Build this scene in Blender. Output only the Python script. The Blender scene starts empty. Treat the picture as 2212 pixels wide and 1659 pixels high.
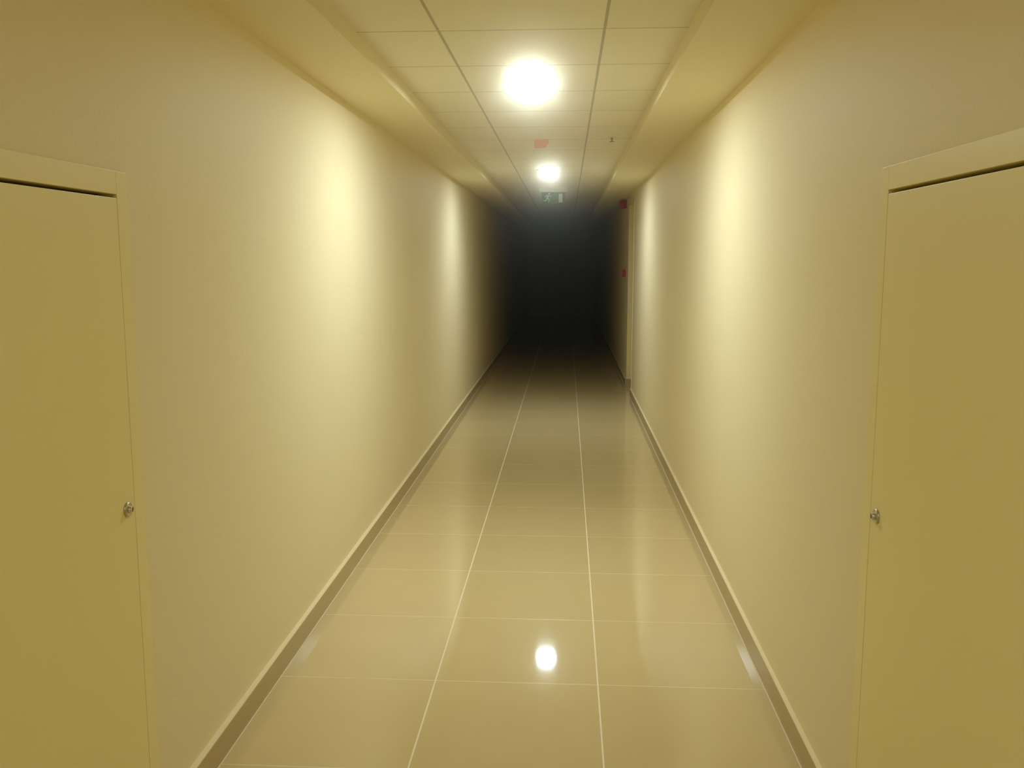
import bpy, bmesh, math
from mathutils import Vector, Matrix

S = bpy.context.scene
C = S.collection

# ------------------------------------------------------------------ camera
F_PX, HEAD = 1945.0, 1.545
cam_data = bpy.data.cameras.new('camera')
cam = bpy.data.objects.new('camera', cam_data)
C.objects.link(cam)
cam.location = (0, 0, HEAD)
cam.rotation_euler = (math.radians(90 - 7.831), 0, math.radians(3.439))
cam_data.sensor_width = 36
cam_data.lens = F_PX / 2212 * 36
cam_data.clip_start = 0.02
cam_data.clip_end = 100
S.camera = cam

# ------------------------------------------------------------------ world / exposure
LAMP_STRENGTH = 415.0
LAMP_COLOR = (1.0, 1.12, 1.12)
DIM = 0.32                      # share for the unseen fill lamp added above the camera
GLARE_HAZE = 0.044
GLARE_HAZE_G = 0.978
w = bpy.data.worlds.new('world')
S.world = w
w.use_nodes = True
nt = w.node_tree
nt.nodes['Background'].inputs[0].default_value = (0, 0, 0, 1)
nt.nodes['Background'].inputs[1].default_value = 0
vs = nt.nodes.new('ShaderNodeVolumeScatter')          # haze added to imitate lens glare around the lamps
vs.inputs['Color'].default_value = (1, 0.94, 0.76, 1)
vs.inputs['Density'].default_value = GLARE_HAZE
vs.inputs['Anisotropy'].default_value = GLARE_HAZE_G
nt.links.new(vs.outputs[0], nt.nodes['World Output'].inputs['Volume'])

S.view_settings.view_transform = 'Standard'
S.view_settings.look = 'None'
S.view_settings.gamma = 1
S.view_settings.exposure = 0.0
S.view_settings.use_curve_mapping = False
S.cycles.max_bounces = 14
S.cycles.diffuse_bounces = 10
S.cycles.glossy_bounces = 6
S.cycles.volume_bounces = 0
S.cycles.sample_clamp_indirect = 6

# ------------------------------------------------------------------ dimensions (metres)
WL, WR = -1.077, 0.750          # wall faces
BL, BR = -1.057, 0.734          # skirting faces
ZS, ZC = 2.305, 2.370           # soffit underside, tiled ceiling
SL, SR = -0.772, 0.430          # inner edges of the side soffits
Y0, Y1 = -7.0, 25.0
XC = (SL + SR) / 2

# ------------------------------------------------------------------ materials
def mat(name, color, rough=0.5, spec=0.5, metal=0.0, noise=0.0, nscale=8, bump=0.0, bscale=60, coat=0.0):
    m = bpy.data.materials.new(name)
    m.use_nodes = True
    n, l = m.node_tree.nodes, m.node_tree.links
    b = n['Principled BSDF']
    b.inputs['Base Color'].default_value = (*color, 1)
    b.inputs['Roughness'].default_value = rough
    b.inputs['Metallic'].default_value = metal
    b.inputs['Specular IOR Level'].default_value = spec
    b.inputs['Coat Weight'].default_value = coat
    if noise or bump:
        tc = n.new('ShaderNodeTexCoord')
    if noise:
        t = n.new('ShaderNodeTexNoise'); t.inputs['Scale'].default_value = nscale; t.inputs['Detail'].default_value = 4
        l.new(tc.outputs['Object'], t.inputs['Vector'])
        r = n.new('ShaderNodeMix'); r.data_type = 'RGBA'
        r.inputs['A'].default_value = (*[c * (1 - noise) for c in color], 1)
        r.inputs['B'].default_value = (*[min(1, c * (1 + noise)) for c in color], 1)
        l.new(t.outputs['Fac'], r.inputs['Factor'])
        l.new(r.outputs['Result'], b.inputs['Base Color'])
    if bump:
        t2 = n.new('ShaderNodeTexNoise'); t2.inputs['Scale'].default_value = bscale; t2.inputs['Detail'].default_value = 3
        l.new(tc.outputs['Object'], t2.inputs['Vector'])
        bp = n.new('ShaderNodeBump'); bp.inputs['Strength'].default_value = bump; bp.inputs['Distance'].default_value = 0.002
        l.new(t2.outputs['Fac'], bp.inputs['Height'])
        l.new(bp.outputs['Normal'], b.inputs['Normal'])
    return m

def grid_mat(name, color, line, xs, y_start, pitch, wx, wy, rough, line_rough, cross_mix=1.0, noise=0.03, bump=0.3, spec=0.5,
             speckle=0.0):
    """tiles laid in object (= world) coordinates: long joints at the given x, cross joints every pitch"""
    m = bpy.data.materials.new(name)
    m.use_nodes = True
    n, l = m.node_tree.nodes, m.node_tree.links
    b = n['Principled BSDF']
    b.inputs['Specular IOR Level'].default_value = spec
    tc = n.new('ShaderNodeTexCoord')
    sp = n.new('ShaderNodeSeparateXYZ'); l.new(tc.outputs['Object'], sp.inputs[0])
    def M(op, a, bb=None, c=None):
        q = n.new('ShaderNodeMath'); q.operation = op
        for i, v in enumerate((a, bb, c)):
            if v is None: continue
            if isinstance(v, (int, float)): q.inputs[i].default_value = v
            else: l.new(v, q.inputs[i])
        return q.outputs[0]
    fx = None
    for x in xs:
        d = M('ABSOLUTE', M('SUBTRACT', sp.outputs[0], x))
        k = M('LESS_THAN', d, wx / 2)
        fx = k if fx is None else M('MAXIMUM', fx, k)
    yy = M('DIVIDE', M('SUBTRACT', sp.outputs[1], y_start - pitch * 40.5), pitch)
    fr = M('ABSOLUTE', M('SUBTRACT', M('FRACT', yy), 0.5))
    fy = M('LESS_THAN', fr, wy / 2 / pitch)
    fac = M('MAXIMUM', fx, M('MULTIPLY', fy, cross_mix))
    # every tile a touch different
    cx = M('FLOOR', M('DIVIDE', M('SUBTRACT', sp.outputs[0], xs[0] - 6.0), pitch))
    cy = M('FLOOR', M('ADD', yy, 0.5))
    cmb = n.new('ShaderNodeCombineXYZ'); l.new(cx, cmb.inputs[0]); l.new(cy, cmb.inputs[1])
    wn = n.new('ShaderNodeTexWhiteNoise'); wn.noise_dimensions = '3D'; l.new(cmb.outputs[0], wn.inputs['Vector'])
    t = n.new('ShaderNodeTexNoise'); t.inputs['Scale'].default_value = 5; t.inputs['Detail'].default_value = 5
    l.new(tc.outputs['Object'], t.inputs['Vector'])
    v = M('ADD', M('MULTIPLY', M('SUBTRACT', wn.outputs['Value'], 0.5), noise), M('MULTIPLY', M('SUBTRACT', t.outputs['Fac'], 0.5), noise * 2))
    if speckle:
        t3 = n.new('ShaderNodeTexNoise'); t3.inputs['Scale'].default_value = 260; t3.inputs['Detail'].default_value = 2
        l.new(tc.outputs['Object'], t3.inputs['Vector'])
        v = M('ADD', v, M('MULTIPLY', M('SUBTRACT', t3.outputs['Fac'], 0.5), speckle))
    sc = n.new('ShaderNodeVectorMath'); sc.operation = 'SCALE'
    sc.inputs[0].default_value = color; l.new(M('ADD', v, 1.0), sc.inputs['Scale'])
    mix = n.new('ShaderNodeMix'); mix.data_type = 'RGBA'
    l.new(fac, mix.inputs['Factor']); l.new(sc.outputs[0], mix.inputs['A']); mix.inputs['B'].default_value = (*line, 1)
    l.new(mix.outputs['Result'], b.inputs['Base Color'])
    rr = n.new('ShaderNodeMapRange'); rr.inputs['To Min'].default_value = rough; rr.inputs['To Max'].default_value = line_rough
    l.new(fac, rr.inputs['Value']); l.new(rr.outputs[0], b.inputs['Roughness'])
    bp = n.new('ShaderNodeBump'); bp.inputs['Strength'].default_value = bump; bp.inputs['Distance'].default_value = 0.002
    bp.invert = True
    l.new(fac, bp.inputs['Height']); l.new(bp.outputs['Normal'], b.inputs['Normal'])
    return m

def emit(name, color, strength):
    m = bpy.data.materials.new(name); m.use_nodes = True
    n, l = m.node_tree.nodes, m.node_tree.links
    n.remove(n['Principled BSDF'])
    e = n.new('ShaderNodeEmission'); e.inputs[0].default_value = (*color, 1); e.inputs[1].default_value = strength
    l.new(e.outputs[0], n['Material Output'].inputs['Surface'])
    return m

M_wall = mat('wall_paint', (0.86, 0.762, 0.49), rough=0.55, spec=0.25, noise=0.012, nscale=2.5, bump=0.25, bscale=90)
M_soffit = mat('soffit_paint', (0.84, 0.755, 0.50), rough=0.6, spec=0.25, bump=0.15, bscale=90)
M_ceiling = grid_mat('ceiling_tiles', (0.84, 0.79, 0.62), (0.50, 0.47, 0.35), (-0.472, 0.130), 3.395, 0.6,
                     0.011, 0.009, 0.85, 0.7, noise=0.03, speckle=0.10, bump=0.5, spec=0.2)
M_floor = grid_mat('floor_tiles', (0.68, 0.55, 0.28), (0.90, 0.80, 0.56), (-0.473, 0.127), 3.138, 0.596,
                   0.0055, 0.0035, 0.048, 0.5, cross_mix=0.55, noise=0.04, bump=0.15, spec=0.55)
M_skirt = mat('skirting_tile', (0.50, 0.39, 0.20), rough=0.22, noise=0.03, nscale=6)
M_grout = mat('light_grout', (0.84, 0.74, 0.50), rough=0.7)
M_door = mat('door_lacquer', (0.88, 0.78, 0.37), rough=0.42, spec=0.35, noise=0.01, nscale=3, bump=0.1, bscale=40)
M_frame = mat('door_frame_lacquer', (0.88, 0.78, 0.38), rough=0.35, spec=0.4)
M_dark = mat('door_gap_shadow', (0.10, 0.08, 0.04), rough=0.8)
M_nickel = mat('nickel', (0.62, 0.60, 0.52), rough=0.18, metal=1.0)
M_nickel_s = mat('satin_nickel', (0.55, 0.52, 0.42), rough=0.35, metal=1.0)
M_white = mat('white_plastic', (0.80, 0.80, 0.76), rough=0.4)
M_red = mat('red_plastic', (0.45, 0.02, 0.03), rough=0.35)
M_orange = mat('orange_plastic', (0.90, 0.46, 0.25), rough=0.4)
M_green = mat('sign_green', (0.045, 0.17, 0.09), rough=0.4)
M_signwhite = mat('sign_white', (0.85, 0.87, 0.80), rough=0.4)
M_brass = mat('brass', (0.45, 0.30, 0.12), rough=0.3, metal=1.0)
M_black = mat('keyway_black', (0.02, 0.02, 0.02), rough=0.6)
M_alu = mat('corner_bead', (0.90, 0.86, 0.66), rough=0.3, spec=0.5)
M_lamp = emit('lamp_diffuser', LAMP_COLOR, LAMP_STRENGTH)
M_lamp_dim = emit('fill_lamp_diffuser', LAMP_COLOR, LAMP_STRENGTH * DIM)

# ------------------------------------------------------------------ mesh helpers
def box(bm, x0, x1, y0, y1, z0, z1, bevel=0.0, seg=2):
    r = bmesh.ops.create_cube(bm, size=1)
    vs_ = r['verts']
    for v in vs_:
        v.co = Vector(((x0 + x1) / 2 + v.co.x * (x1 - x0), (y0 + y1) / 2 + v.co.y * (y1 - y0), (z0 + z1) / 2 + v.co.z * (z1 - z0)))
    if bevel:
        es = {e for v in vs_ for e in v.link_edges}
        bmesh.ops.bevel(bm, geom=list(es), offset=bevel, segments=seg, affect='EDGES', profile=0.6)
    return bm

def lathe(bm, prof, seg=48, axis='Z', at=(0, 0, 0), smooth=True):
    """prof: (radius, height) pairs; revolved about the axis through at"""
    rings = []
    for r, h in prof:
        if r < 1e-6:
            rings.append([bm.verts.new((0, 0, h))])
        else:
            rings.append([bm.verts.new((r * math.cos(2 * math.pi * i / seg), r * math.sin(2 * math.pi * i / seg), h)) for i in range(seg)])
    fs = []
    for a, b in zip(rings, rings[1:]):
        for i in range(seg):
            j = (i + 1) % seg
            if len(a) == 1 and len(b) == 1: continue
            if len(a) == 1: fs.append(bm.faces.new((a[0], b[j], b[i])))
            elif len(b) == 1: fs.append(bm.faces.new((a[i], a[j], b[0])))
            else: fs.append(bm.faces.new((a[i], a[j], b[j], b[i])))
    for f in fs: f.smooth = smooth
    vs_ = [v for rg in rings for v in rg]
    R = {'Z': Matrix.Identity(3), 'X': Matrix.Rotation(math.radians(90), 3, 'Y'), '-X': Matrix.Rotation(math.radians(-90), 3, 'Y'),
         'Y': Matrix.Rotation(math.radians(-90), 3, 'X')}[axis]
    for v in vs_: v.co = R @ v.co + Vector(at)
    return bm

def prism_xz(bm, pts, y0, y1):
    """polygon in the xz plane, extruded along y"""
    a = [bm.verts.new((x, y0, z)) for x, z in pts]
    b = [bm.verts.new((x, y1, z)) for x, z in pts]
    bm.faces.new(a); bm.faces.new(b[::-1])
    for i in range(len(pts)):
        j = (i + 1) % len(pts)
        bm.faces.new((a[i], b[i], b[j], a[j]))
    return bm

def obj(name, bm, m, parent=None, origin=None):
    bmesh.ops.recalc_face_normals(bm, faces=bm.faces[:])
    me = bpy.data.meshes.new(name)
    if origin is not None and parent is None:
        for v in bm.verts: v.co -= Vector(origin)
    bm.to_mesh(me); bm.free()
    me.materials.append(m)
    o = bpy.data.objects.new(name, me)
    C.objects.link(o)
    if origin is not None and parent is None: o.location = origin
    if parent is not None: o.parent = parent
    return o

def thing(name, label, cat, loc, group=None, kind=None):
    o = bpy.data.objects.new(name, None); C.objects.link(o)
    o.empty_display_size = 0.1
    o.location = loc
    o['label'] = label; o['category'] = cat
    if group: o['group'] = group
    if kind: o['kind'] = kind
    return o

def struct(name, bm, m, label, cat):
    o = obj(name, bm, m)
    o['kind'] = 'structure'; o['label'] = label; o['category'] = cat
    return o

# ------------------------------------------------------------------ doors' positions
LD0, LD1, LDH = 1.225, 2.120, 1.700     # left door leaf
RD0, RD1, RDH = 1.275, 2.172, 1.706     # right door leaf
CW = 0.050                              # casing width
NI0, NI1, NIH, NID = 10.27, 11.13, 2.205, 0.30   # doorway recess in the right wall
ED0, ED1, EDH = -0.660, 0.610, 1.870    # end door

# ------------------------------------------------------------------ floor, ceiling, walls
bm = bmesh.new(); box(bm, WL - 0.15, WR + 0.45, Y0 - 0.1, Y1 + 0.3, -0.08, 0)
struct('floor', bm, M_floor, 'polished beige square floor tiles with pale grout lines along the corridor', 'floor')

bm = bmesh.new(); box(bm, SL - 0.02, SR + 0.02, Y0 - 0.1, Y1 + 0.3, ZC, ZC + 0.06)
struct('ceiling', bm, M_ceiling, 'raised middle strip of pale square ceiling tiles between two side soffits', 'ceiling')

bm = bmesh.new(); box(bm, WL - 0.05, SL, Y0, Y1, ZS, ZC + 0.08, bevel=0.0015)
struct('trim_1', bm, M_soffit, 'cream plaster soffit along the top of the left wall', 'soffit')
bm = bmesh.new(); box(bm, SR, WR + 0.05, Y0, Y1, ZS, ZC + 0.08, bevel=0.0015)
struct('trim_2', bm, M_soffit, 'cream plaster soffit along the top of the right wall', 'soffit')

def wall_side(name, xa, xb, openings, label):
    bm = bmesh.new(); y = Y0
    for a, b, h in openings:
        box(bm, xa, xb, y, a, 0, ZS + 0.1)
        box(bm, xa, xb, a, b, h, ZS + 0.1)
        y = b
    box(bm, xa, xb, y, Y1, 0, ZS + 0.1)
    return struct(name, bm, M_wall, label, 'wall')

g = 0.004
wall_side('wall_left', WL - 0.12, WL, [(LD0 - g, LD1 + g, LDH + g)], 'long smooth cream painted wall on the left side of the corridor')
wall_side('wall_right', WR, WR + 0.12, [(RD0 - g, RD1 + g, RDH + g), (NI0, NI1, NIH)],
          'long smooth cream painted wall on the right with a doorway recess far along')
bm = bmesh.new()
box(bm, WL - 0.15, ED0 - g, Y1, Y1 + 0.12, 0, ZC + 0.05)
box(bm, ED1 + g, WR + 0.15, Y1, Y1 + 0.12, 0, ZC + 0.05)
box(bm, ED0 - g, ED1 + g, Y1, Y1 + 0.12, EDH + g, ZC + 0.05)
struct('wall_end', bm, M_wall, 'unlit wall closing the dark far end of the corridor', 'wall')
bm = bmesh.new(); box(bm, WL - 0.15, WR + 0.15, Y0 - 0.12, Y0, 0, ZC + 0.05)
struct('wall_back', bm, M_wall, 'plain painted wall closing the corridor behind the camera', 'wall')

# skirting tiles
def skirting(name, segs, side, label):
    bm = bmesh.new()
    for a, b in segs:
        if side < 0: box(bm, WL, BL, a, b, 0.0, 0.086, bevel=0.002)
        else: box(bm, BR, WR, a, b, 0.0, 0.086, bevel=0.002)
    if side > 0:   # returns into the doorway recess
        box(bm, WR, WR + 0.12, NI1, NI1 + 0.002, 0.0, 0.086)
        box(bm, WR - 0.002, WR + 0.118, NI1 - 0.012, NI1 - 0.0005, 0.0, 0.086)
    o = struct(name, bm, M_skirt, label, 'skirting')
    tb = bmesh.new()                        # strip over the tiles, light on their top face put into its pale colour
    for a, b in segs:
        if side < 0: box(tb, WL, BL - 0.001, a, b, 0.086, 0.0878)
        else: box(tb, BR + 0.001, WR, a, b, 0.086, 0.0878)
    q = obj('lit_top_strip', tb, M_wall, o); q['label'] = 'pale top strip with the light on it put into its colour'
    gb = bmesh.new()
    for a, b in segs:
        if side < 0: box(gb, BL, BL + 0.004, a, b, 0.0, 0.0012); pass
        else: box(gb, BR - 0.004, BR, a, b, 0.0, 0.0012); pass
    q = obj('grout_edge', gb, M_grout, o)
    q['label'] = 'pale grout along the foot of the skirting'
    return o
skirting('baseboard_left', [(Y0, LD0 - CW - g), (LD1 + CW + g, Y1)], -1, 'low brown tile skirting along the foot of the left wall')
skirting('baseboard_right', [(Y0, RD0 - CW - g), (RD1 + CW + g, NI0), (NI1, Y1)], 1, 'low brown tile skirting along the foot of the right wall')

# pale corner bead on the near edge of the doorway recess
bm = bmesh.new(); box(bm, WR - 0.0045, WR + 0.012, NI0 - 0.012, NI0 + 0.002, 0.087, NIH, bevel=0.001)
struct('trim_3', bm, M_alu, 'thin pale corner bead on the near edge of the right doorway recess', 'corner trim')

# ------------------------------------------------------------------ doors
def side_door(name, side, y0, y1, h, label, lock_y, lock_z):
    s = side                                # +1 right wall, -1 left wall
    X = WR if s > 0 else WL
    def bx(bm, depth_in, depth_out, ya, yb, za, zb, bevel=0.0):
        a, b = X - s * depth_out, X + s * depth_in
        box(bm, min(a, b), max(a, b), ya, yb, za, zb, bevel=bevel)
    gap = 0.006
    bm = bmesh.new()
    bx(bm, 0.036, 0.0085, y0 + gap, y1 - 0.0007, 0.006, h - 0.009, bevel=0.0015)
    leaf = obj(name, bm, M_door)
    leaf['kind'] = 'structure'; leaf['label'] = label; leaf['category'] = 'door'
    bm = bmesh.new()                        # casing: rim around the leaf plus the lining inside the wall
    for a, b, za, zb in ((y0 - CW, y0 + 0.0, 0.0, h + 0.054), (y1, y1 + CW, 0.0, h + 0.054), (y0, y1, h, h + 0.054)):
        bx(bm, 0.0, 0.009, a, b, za, zb, bevel=0.001)
    bx(bm, 0.11, 0.0, y0 - 0.003, y0 + 0.003, 0, h + 0.003)
    bx(bm, 0.11, 0.0, y1 - 0.001, y1 + 0.003, 0, h + 0.003)
    bx(bm, 0.11, 0.0, y0, y1, h, h + 0.003)
    fr = obj('door_frame', bm, M_frame, leaf)
    bm = bmesh.new()                        # panel behind the leaf, shade of the gap put into its dark colour
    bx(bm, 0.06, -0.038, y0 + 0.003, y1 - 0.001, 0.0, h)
    st = obj('gap_shade_panel', bm, M_dark, leaf)
    # lock: round rosette with a protruding cylinder
    ax = '-X' if s > 0 else 'X'
    bm = bmesh.new()
    at = (X - s * 0.009, lock_y, lock_z)
    lathe(bm, [(0.0185, 0), (0.0185, 0.002), (0.0165, 0.0042), (0.0105, 0.0048), (0.0, 0.0048)], seg=40, axis=ax, at=at)
    ro = obj('lock_rosette', bm, M_nickel_s, leaf); ro['label'] = 'round satin nickel lock rosette'
    bm = bmesh.new()
    at2 = (X - s * 0.0138, lock_y, lock_z)
    lathe(bm, [(0.0088, -0.001), (0.0088, 0.006), (0.0078, 0.0072), (0.0, 0.0072)], seg=32, axis=ax, at=at2)
    cy = obj('lock_cylinder', bm, M_nickel, ro); cy['label'] = 'shiny protruding key cylinder'
    bm = bmesh.new()
    xk = X - s * (0.0138 + 0.0074)
    box(bm, xk - 0.0004, xk + 0.0004, lock_y - 0.001, lock_y + 0.001, lock_z - 0.005, lock_z + 0.005)
    obj('keyhole', bm, M_black, ro)
    return leaf
side_door('door_1', -1, LD0, LD1, LDH, 'pale olive flush door in the left wall with a small round lock', 2.082, 0.940)
side_door('door_2', 1, RD0, RD1, RDH, 'pale olive flush door in the right wall with a small round lock', 2.128, 0.941)

# door at the back of the recess in the right wall
XD = WR + 0.12
bm = bmesh.new(); box(bm, XD, XD + 0.04, NI0 - 0.05, NI1 + 0.05, 0.0, NIH + 0.05)
d3 = obj('door_3', bm, M_door); d3['kind'] = 'structure'
d3['label'] = 'olive door set back in the doorway recess of the right wall'; d3['category'] = 'door'
bm = bmesh.new()
box(bm, WR + 0.006, XD, NI1 - 0.002, NI1 + 0.004, 0.088, NIH)
box(bm, WR + 0.006, XD, NI0 - 0.001, NI0 + 0.003, 0.0, NIH)
box(bm, WR + 0.006, XD, NI0, NI1, NIH - 0.003, NIH + 0.003)
obj('door_lining', bm, M_frame, d3)
bm = bmesh.new()
lathe(bm, [(0.022, 0), (0.022, 0.006), (0.009, 0.008), (0.009, 0.045), (0.0, 0.045)], seg=24, axis='-X', at=(XD, NI0 + 0.08, 0.96))
box(bm, XD - 0.05, XD - 0.036, NI0 + 0.072, NI0 + 0.19, 0.952, 0.968, bevel=0.004)
obj('door_handle', bm, M_nickel_s, d3)

# double door at the dark end
bm = bmesh.new()
mid = (ED0 + ED1) / 2
box(bm, ED0 + 0.004, mid - 0.003, Y1 + 0.01, Y1 + 0.055, 0.008, EDH - 0.004, bevel=0.002)
box(bm, mid + 0.003, ED1 - 0.004, Y1 + 0.01, Y1 + 0.055, 0.008, EDH - 0.004, bevel=0.002)
box(bm, ED0 - 0.002, ED1 + 0.002, Y1 + 0.056, Y1 + 0.1, 0.0, EDH + 0.002)
d4 = obj('door_4', bm, M_door); d4['kind'] = 'structure'
d4['label'] = 'wide double door barely visible in the dark at the corridor end'; d4['category'] = 'door'
bm = bmesh.new()
for a, b, za, zb in ((ED0 - 0.06, ED0, 0, EDH + 0.06), (ED1, ED1 + 0.06, 0, EDH + 0.06), (ED0, ED1, EDH, EDH + 0.06)):
    box(bm, a, b, Y1 - 0.014, Y1 + 0.0, za, zb, bevel=0.002)
obj('door_frame', bm, M_frame, d4)

# ------------------------------------------------------------------ ceiling lamps
def lamp(y, label, first=[None]):
    loc = (XC, y, ZC)
    if first[0] is None:
        t = thing('ceiling_lamp', label, 'lamp', loc, 'round ceiling lamps along the corridor')
        bm = bmesh.new()
        lathe(bm, [(0.0885, 0.0), (0.0885, -0.007), (0.091, -0.0085), (0.106, -0.0085), (0.114, -0.0065), (0.118, -0.002), (0.118, 0.0)], seg=64)
        r = obj('trim_ring', bm, M_white, t); r['label'] = 'white metal trim ring'
        bm = bmesh.new()
        lathe(bm, [(0.082, 0.0), (0.082, -0.0012), (0.080, -0.0022), (0.0, -0.0024)], seg=48)
        d = obj('diffuser', bm, M_lamp, t); d['label'] = 'glowing white round diffuser'
        first[0] = t
        return t
    t = first[0].copy(); C.objects.link(t); t.location = loc; t['label'] = label
    for ch in list(first[0].children):
        c = ch.copy(); C.objects.link(c); c.parent = t
    return t
lamp(4.295, 'large bright round ceiling lamp, the nearer of the two lit lamps')
lamp(8.495, 'small bright round ceiling lamp just in front of the exit sign')
lamp(-4.105, 'lit round ceiling lamp far behind the camera')
t = lamp(0.095, 'weak unseen ceiling lamp added above the camera to brighten the near end')  # added fill light for the near doors and floor, out of view
for c in t.children:
    if c.name.startswith('diffuser'):
        c.data = c.data.copy(); c.data.materials[0] = M_lamp_dim

# ------------------------------------------------------------------ exit sign
SY = 10.60
SX = XC + 0.012
t = thing('exit_sign', 'green and white running man exit sign hanging below the tiled ceiling', 'sign', (SX, SY, ZC))
bm = bmesh.new(); box(bm, -0.165, 0.165, -0.02, 0.02, -0.048, 0.0, bevel=0.004)
h = obj('sign_housing', bm, M_white, t); h['label'] = 'long white housing under the ceiling'
bm = bmesh.new(); box(bm, -0.135, 0.135, -0.006, 0.006, -0.182, -0.048, bevel=0.002)
p = obj('sign_panel', bm, M_green, t); p['label'] = 'green panel'
def limb(bm, a, b, r):
    a, b = Vector(a), Vector(b); d = (b - a).normalized(); nrm = Vector((-d.y, d.x)) * r
    pts = [a + nrm, a - nrm, b - nrm, b + nrm]
    prism_xz(bm, [(q.x, q.y) for q in pts], -0.0075, -0.006)
bm = bmesh.new()
cx, cz = -0.068, -0.112
def P(x, z): return (cx + x, cz + z)
pts = [P(0.020 + 0.011 * math.cos(k * math.pi / 8), 0.044 + 0.011 * math.sin(k * math.pi / 8)) for k in range(16)]
prism_xz(bm, pts, -0.0075, -0.006)
limb(bm, P(0.012, 0.030), P(-0.004, -0.006), 0.0105)        # torso
limb(bm, P(0.012, 0.028), P(0.034, 0.016), 0.0045)          # front arm
limb(bm, P(0.034, 0.016), P(0.046, 0.028), 0.004)
limb(bm, P(0.008, 0.028), P(-0.018, 0.022), 0.0045)         # back arm
limb(bm, P(-0.018, 0.022), P(-0.026, 0.004), 0.004)
limb(bm, P(-0.002, -0.004), P(0.020, -0.022), 0.0065)       # front leg
limb(bm, P(0.020, -0.022), P(0.010, -0.050), 0.0055)
limb(bm, P(-0.004, -0.006), P(-0.016, -0.030), 0.0065)      # back leg
limb(bm, P(-0.016, -0.030), P(-0.044, -0.036), 0.0055)
f = obj('running_figure', bm, M_signwhite, p); f['label'] = 'white running figure'
bm = bmesh.new()
prism_xz(bm, [(0.062, -0.066), (0.106, -0.066), (0.106, -0.166), (0.062, -0.166)], -0.0075, -0.006)
f = obj('doorway_symbol', bm, M_signwhite, p); f['label'] = 'white doorway rectangle'

# ------------------------------------------------------------------ small ceiling items
t = thing('ceiling_tag', 'small orange plate hanging under the tiles between the two lamps', 'plate', (-0.180, 6.34, ZC))
bm = bmesh.new(); box(bm, -0.010, 0.010, -0.006, 0.006, -0.010, 0.0, bevel=0.001)
q = obj('bracket', bm, M_white, t)
bm = bmesh.new()
prism_xz(bm, [(-0.052, -0.008), (0.052, -0.008), (0.052, -0.030), (0.026, -0.064), (-0.046, -0.064)], -0.0015, 0.0015)
q = obj('plate', bm, M_orange, t); q['label'] = 'orange plate with a cut corner'

t = thing('ceiling_sprinkler', 'tiny brown sprinkler head under the right hand ceiling tiles', 'sprinkler', (0.300, 6.30, ZC))
bm = bmesh.new(); lathe(bm, [(0.030, 0), (0.029, -0.003), (0.012, -0.005), (0, -0.005)], seg=32)
obj('escutcheon', bm, M_white, t)
bm = bmesh.new()
lathe(bm, [(0.008, -0.004), (0.008, -0.014), (0.004, -0.016), (0.004, -0.026), (0.018, -0.027), (0.018, -0.029), (0, -0.029)], seg=24)
q = obj('sprinkler_head', bm, M_brass, t); q['label'] = 'brown metal head'

# ------------------------------------------------------------------ fire alarm devices beyond the recess
t = thing('fire_alarm_sounder', 'red round alarm sounder high on the right wall beyond the recess', 'alarm', (WR, 11.60, 2.285 - 0.02))
t.location = (WR, 11.60, 2.240)
bm = bmesh.new(); lathe(bm, [(0.050, 0), (0.050, 0.030), (0, 0.030)], seg=40, axis='-X')
obj('mounting_base', bm, M_red, t)
bm = bmesh.new(); lathe(bm, [(0.056, 0.030), (0.058, 0.036), (0.058, 0.060), (0.050, 0.088), (0.030, 0.098), (0, 0.100)], seg=40, axis='-X')
q = obj('sounder_cover', bm, M_red, t)
t = thing('fire_call_point', 'small red square call point on the right wall beyond the recess', 'alarm', (WR, 11.62, 1.380))
bm = bmesh.new(); box(bm, -0.052, 0.0, -0.044, 0.044, -0.044, 0.044, bevel=0.004)
obj('call_point_box', bm, M_red, t)
bm = bmesh.new(); box(bm, -0.0545, -0.051, -0.026, 0.026, -0.022, 0.022, bevel=0.001)
q = obj('press_window', bm, M_signwhite, t); q['label'] = 'white press window'
